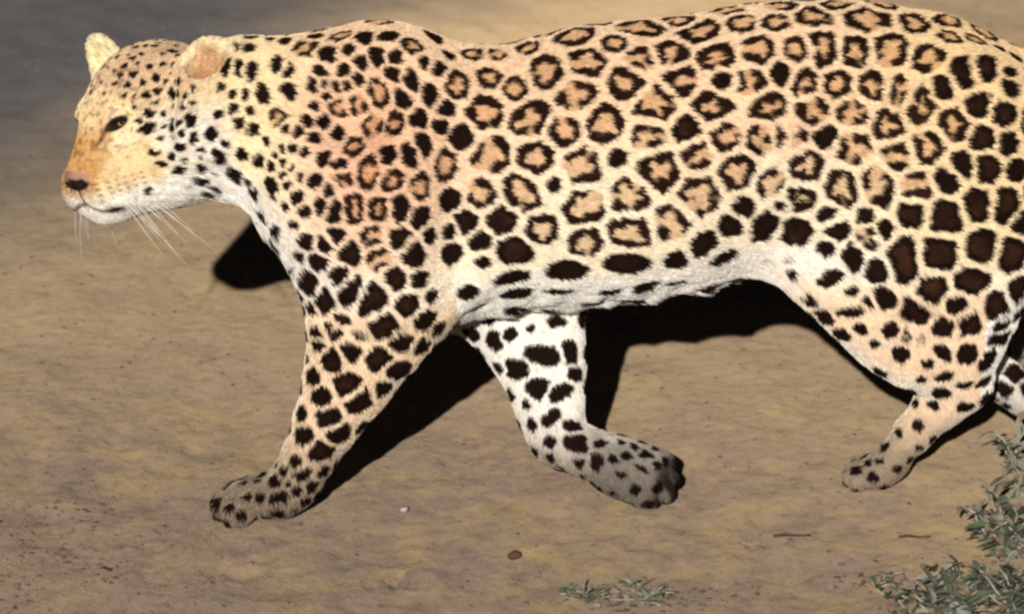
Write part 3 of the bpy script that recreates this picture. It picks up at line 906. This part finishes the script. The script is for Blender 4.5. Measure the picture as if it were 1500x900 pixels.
# eyes
def uv_sphere(c, r, M, seg=24, ring=16):
    vs, fs = [], []
    for i in range(ring + 1):
        th = math.pi * i / ring
        for j in range(seg):
            ph = 2 * math.pi * j / seg
            l = np.array((math.sin(th) * math.cos(ph), math.cos(th), math.sin(th) * math.sin(ph))) * r
            vs.append(c + M @ l)
    for i in range(ring):
        for j in range(seg):
            fs.append((i * seg + j, i * seg + (j + 1) % seg, (i + 1) * seg + (j + 1) % seg, (i + 1) * seg + j))
    return vs, fs
def simple(name, col, rough=.6, spec=.3, var=.0, scale=30):
    m, nt, bs = mat(name)
    bs.inputs['Roughness'].default_value = rough
    bs.inputs['Specular IOR Level'].default_value = spec
    if var:
        tc = N(nt, 'ShaderNodeTexCoord'); n = noise_node(nt, tc.outputs['Object'], scale, 4)
        r = ramp(nt, n.outputs[0], [(.3, tuple(c * (1 - var) for c in col)), (.7, tuple(min(1, c * (1 + var)) for c in col))])
        nt.links.new(r.outputs[0], bs.inputs['Base Color'])
    else:
        bs.inputs['Base Color'].default_value = (*col, 1)
    return m
m_iris = simple('amber_iris', (.34, .24, .07), .08, .6, .4, 300)
m_pupil = simple('black_pupil', (.004, .004, .004), .08, .6)
for s in (-1, 1):
    c = hw(s * .0405, -.010, -.001)
    aim = HM @ np.array((s * .42, .9, 0)); aim /= np.linalg.norm(aim)
    up = HM[:, 2]; sd = np.cross(up, aim); sd /= np.linalg.norm(sd); up = np.cross(aim, sd)
    M = np.stack([sd, aim, up], 1)
    vs, fs = uv_sphere(c, .0155, M)
    e = mesh_obj('eye', vs, fs, m_iris); under(e, leopard)
    vs, fs = uv_sphere(c + aim * .0125, .0045, M, 16, 10)
    pu = mesh_obj('pupil', vs, fs, m_pupil); pu.parent = e

# whiskers
def tube_mesh(P, r0, r1, seg=5):
    P = [np.asarray(p, float) for p in P]
    vs, fs = [], []
    n = len(P)
    for i, p in enumerate(P):
        t = P[min(i + 1, n - 1)] - P[max(i - 1, 0)]; t /= np.linalg.norm(t) + 1e-9
        a = np.cross(t, (0, 1, 0.3)); a /= np.linalg.norm(a) + 1e-9; b = np.cross(t, a)
        r = r0 + (r1 - r0) * i / (n - 1)
        for k in range(seg):
            an = 2 * math.pi * k / seg
            vs.append(p + r * (math.cos(an) * a + math.sin(an) * b))
    for i in range(n - 1):
        for k in range(seg):
            fs.append((i * seg + k, i * seg + (k + 1) % seg, (i + 1) * seg + (k + 1) % seg, (i + 1) * seg + k))
    fs.append(tuple(range(seg))[::-1]); fs.append(tuple((n - 1) * seg + k for k in range(seg)))
    return vs, fs
m_whisk = simple('white_whisker', (.85, .8, .72), .4, .4)
for s in (-1, 1):
    for r_ in range(3):
        for c_ in range(4):
            b = np.array((s * (.040 - .002 * c_), .038 - .010 * c_, -.076 - .008 * r_))
            L = random.uniform(.07, .115)
            dr = np.array((s * random.uniform(.55, .9), random.uniform(-.25, .25), -random.uniform(.25, .75) - .12 * r_)); dr /= np.linalg.norm(dr)
            P = []
            for t in np.linspace(0, 1, 7):
                P.append(hw(*(b + dr * L * t + np.array((0, -.02, -.035)) * t * t)))
            vs, fs = tube_mesh(P, .00062, .00015)
            o = mesh_obj('whisker', vs, fs, m_whisk); under(o, leopard)

# ------------------------------------------------------------------ plants
m_leaf = [simple('grey_green_leaf', (.085, .10, .07), .6, .25, .35, 60), simple('pale_dusty_leaf', (.25, .25, .20), .7, .2, .3, 60),
          simple('green_leaf', (.085, .125, .05), .55, .3, .35, 60),
          simple('dead_leaf', (.24, .185, .12), .8, .15, .4, 60)]
m_stem = simple('dry_stem', (.36, .31, .24), .8, .15, .35, 80)
def leaf_mesh(name, L, W, curl, m):
    vs, fs = [], []
    n = 5
    prof = (.12, .78, 1.0, .72, .04)
    for i in range(n):
        t = i / (n - 1); w = W * prof[i]; x = L * t; z = -curl * t * t * L
        vs += [(x, -w, z + .28 * w), (x, 0, z - .12 * w), (x, w, z + .28 * w)]
    for i in range(n - 1):
        a = i * 3
        fs += [(a, a + 3, a + 4, a + 1), (a + 1, a + 4, a + 5, a + 2)]
    me = bpy.data.meshes.new(name); me.from_pydata(vs, [], fs); me.update()
    me.polygons.foreach_set('use_smooth', [True] * len(me.polygons))
    me.materials.append(m)
    return me
LEAVES = [[leaf_mesh('leaf', l, w, c, m) for (l, w, c) in ((.050, .010, .35), (.034, .011, .7), (.066, .0065, .3), (.026, .009, .5))] for m in m_leaf]
def shrub(u, v, height, nst, nlf, spread, tone, label, group=None, name='shrub', lean=0.0, size=1.0):
    g = on_ground(u, v)
    z0 = float(ground_z(g[0], g[1])[0])
    root = bpy.data.objects.new(name, None); COL.objects.link(root)
    root.location = (g[0], g[1], z0 - .002)
    tag(root, label, 'plant', group)
    for k in range(nst):
        az_ = random.uniform(0, 2 * math.pi); sp = spread * random.uniform(.35, 1)
        hh = height * random.uniform(.55, 1.0)
        P = []
        for t in np.linspace(0, 1, 6):
            P.append(np.array((math.cos(az_) * sp * t ** 1.3 + lean * t + random.gauss(0, .003), math.sin(az_) * sp * t ** 1.3 + random.gauss(0, .003), hh * t * (1 - .18 * t) - .004)))
        vs, fs = tube_mesh(P, .0026, .001)
        mesh_obj('stem', vs, fs, m_stem, root)
        for j in range(nlf):
            t = (j + random.random()) / nlf * .9 + .1
            i = min(int(t * 5), 4); fr = t * 5 - i
            p = P[i] * (1 - fr) + P[i + 1] * fr
            rv = random.random(); tn = tone if rv < .66 else (3 if rv > .84 else (tone + 1) % 3)
            o = bpy.data.objects.new('leaf', random.choice(LEAVES[tn])); COL.objects.link(o)
            o.parent = root; o.location = p
            o.rotation_euler = (random.uniform(-.7, .7), random.uniform(-1.0, .45), random.uniform(0, 6.28))
            s = random.uniform(.55, 1.1) * size; o.scale = (s, s * random.uniform(.8, 1.3), s)
    return root
shrub(1490, 560, .17, 12, 14, .06, 1, 'dusty pale shrub growing close behind the hind leg of the leopard', size=0.58)
shrub(1494, 720, .13, 11, 15, .06, 1, 'pale dry shrub between the hock of the leopard and the greener bushes', size=0.62)
shrub(1480, 810, .11, 12, 18, .085, 0, 'dense grey green bush with long leaves in front of the dry shrub', size=0.66)
shrub(1420, 880, .09, 12, 18, .085, 0, 'low spreading grey green bush between the dense bush and the mat of leaves', size=0.62)
shrub(1350, 898, .06, 11, 14, .075, 1, 'low mat of mixed dusty leaves beside the small green sprout', size=0.51)
shrub(1495, 915, .12, 12, 17, .09, 0, 'tall leafy bush at the end of the row of bushes', size=0.66)
shrub(1455, 800, .09, 9, 15, .06, 1, 'pale leafy tuft wedged between the dense bush and the bare sand', size=.62)
shrub(1385, 905, .075, 11, 16, .08, 0, 'dark leafy low bush next to the mat of mixed dusty leaves', size=.65)
shrub(1292, 850, .028, 7, 6, .035, 2, 'small bright green sprout standing on bare sand', name='sprout', size=.38)
shrub(862, 866, .018, 10, 9, .04, 1, 'flat withered weed with pale leaves, the one further from the bushes', name='weed', size=.45)
shrub(945, 866, .018, 12, 9, .055, 1, 'flat withered weed with pale leaves, the one nearer to the bushes', name='weed', size=.45)

# ------------------------------------------------------------------ stones, twigs, litter
def pebble(r, sq, seed):
    rr = random.Random(seed)
    bm_v, bm_f = uv_sphere(np.zeros(3), 1.0, np.eye(3), 8, 5)
    V = np.array(bm_v)
    k = rr.uniform(0, 50)
    V = V * (1 + .9 * (vnoise(V, 1.3, k)[:, None] - .5))
    V = V * np.array((r, r * rr.uniform(.7, 1.0), r * sq))
    return V, bm_f
m_stone = simple('dark_red_stone', (.10, .045, .032), .8, .2, .4, 120)
m_peb = simple('sand_pebble', (.20, .155, .12), .9, .15, .75, 9)
m_twig = simple('brown_twig', (.085, .045, .025), .8, .2, .4, 120)
def place_stone(u, v, r, sq, m, label, seed):
    g = on_ground(u, v); V, Fs = pebble(r, sq, seed)
    o = mesh_obj('stone', V, Fs, m)
    o.location = (g[0], g[1], float(ground_z(g[0], g[1])[0]) + r * sq * .55); o.rotation_euler = (0, 0, random.uniform(0, 6))
    return tag(o, label, 'stone')
place_stone(754, 812, .0085, .8, m_stone, 'small dark red stone alone on the bare sand', 3)
place_stone(592, 748, .006, .7, simple('pale_pebble', (.44, .36, .32), .9, .15, .2, 60), 'tiny pale pebble on the sand between the forepaws', 5)
def twig(u, v, L, ang, label):
    g = on_ground(u, v); z = float(ground_z(g[0], g[1])[0])
    P = [np.array((math.cos(ang) * L * (t - .5), math.sin(ang) * L * (t - .5) + .0012 * math.sin(t * 5), .0030 + .0008 * math.sin(t * 7))) for t in np.linspace(0, 1, 7)]
    vs, fs = tube_mesh(P, .0021, .0014, 6)
    o = mesh_obj('twig', vs, fs, m_twig); o.location = (g[0], g[1], z)
    return tag(o, label, 'twig')
twig(1340, 787, .042, .05, 'short brown twig lying on sand beside the bushes')
twig(1160, 785, .05, .1, 'thin brown twig lying on sand under the belly of the leopard')
# loose grit
GV, GF = [], []
protos = [pebble(1.0, .45, 100 + i) for i in range(6)]
spots_ = []
for _ in range(2200):
    spots_.append((random.uniform(-1.0, 1.0), random.uniform(-.7, 2.6), random.uniform(.0010, .0036)))
for _ in range(420):
    spots_.append((random.gauss(-.62, .14), random.gauss(-.25, .16), random.uniform(.0015, .0042)))
for _ in range(110):
    g = on_ground(random.gauss(940, 75), random.gauss(870, 14)); spots_.append((g[0], g[1], random.uniform(.0015, .0055)))
for _ in range(160):
    g = on_ground(random.gauss(1380, 90), random.gauss(860, 30)); spots_.append((g[0], g[1], random.uniform(.0015, .005)))
sp = np.array(spots_)
gz = ground_z(sp[:, 0], sp[:, 1])
off = 0
VV = []
for i, (x, y, r) in enumerate(spots_):
    v, f = protos[i % 6]
    a = random.uniform(0, 6.28); c, s = math.cos(a), math.sin(a)
    w = v * r
    VV.append(np.stack([w[:, 0] * c - w[:, 1] * s + x, w[:, 0] * s + w[:, 1] * c + y, w[:, 2] + gz[i] + r * .05], 1))
    GF += [tuple(j + off for j in q) for q in f]; off += len(v)
grit = mesh_obj('grit', np.concatenate(VV), GF, m_peb)
grit['kind'] = 'stuff'
tag(grit, 'loose sandy grit scattered over the bare ground', 'grit')
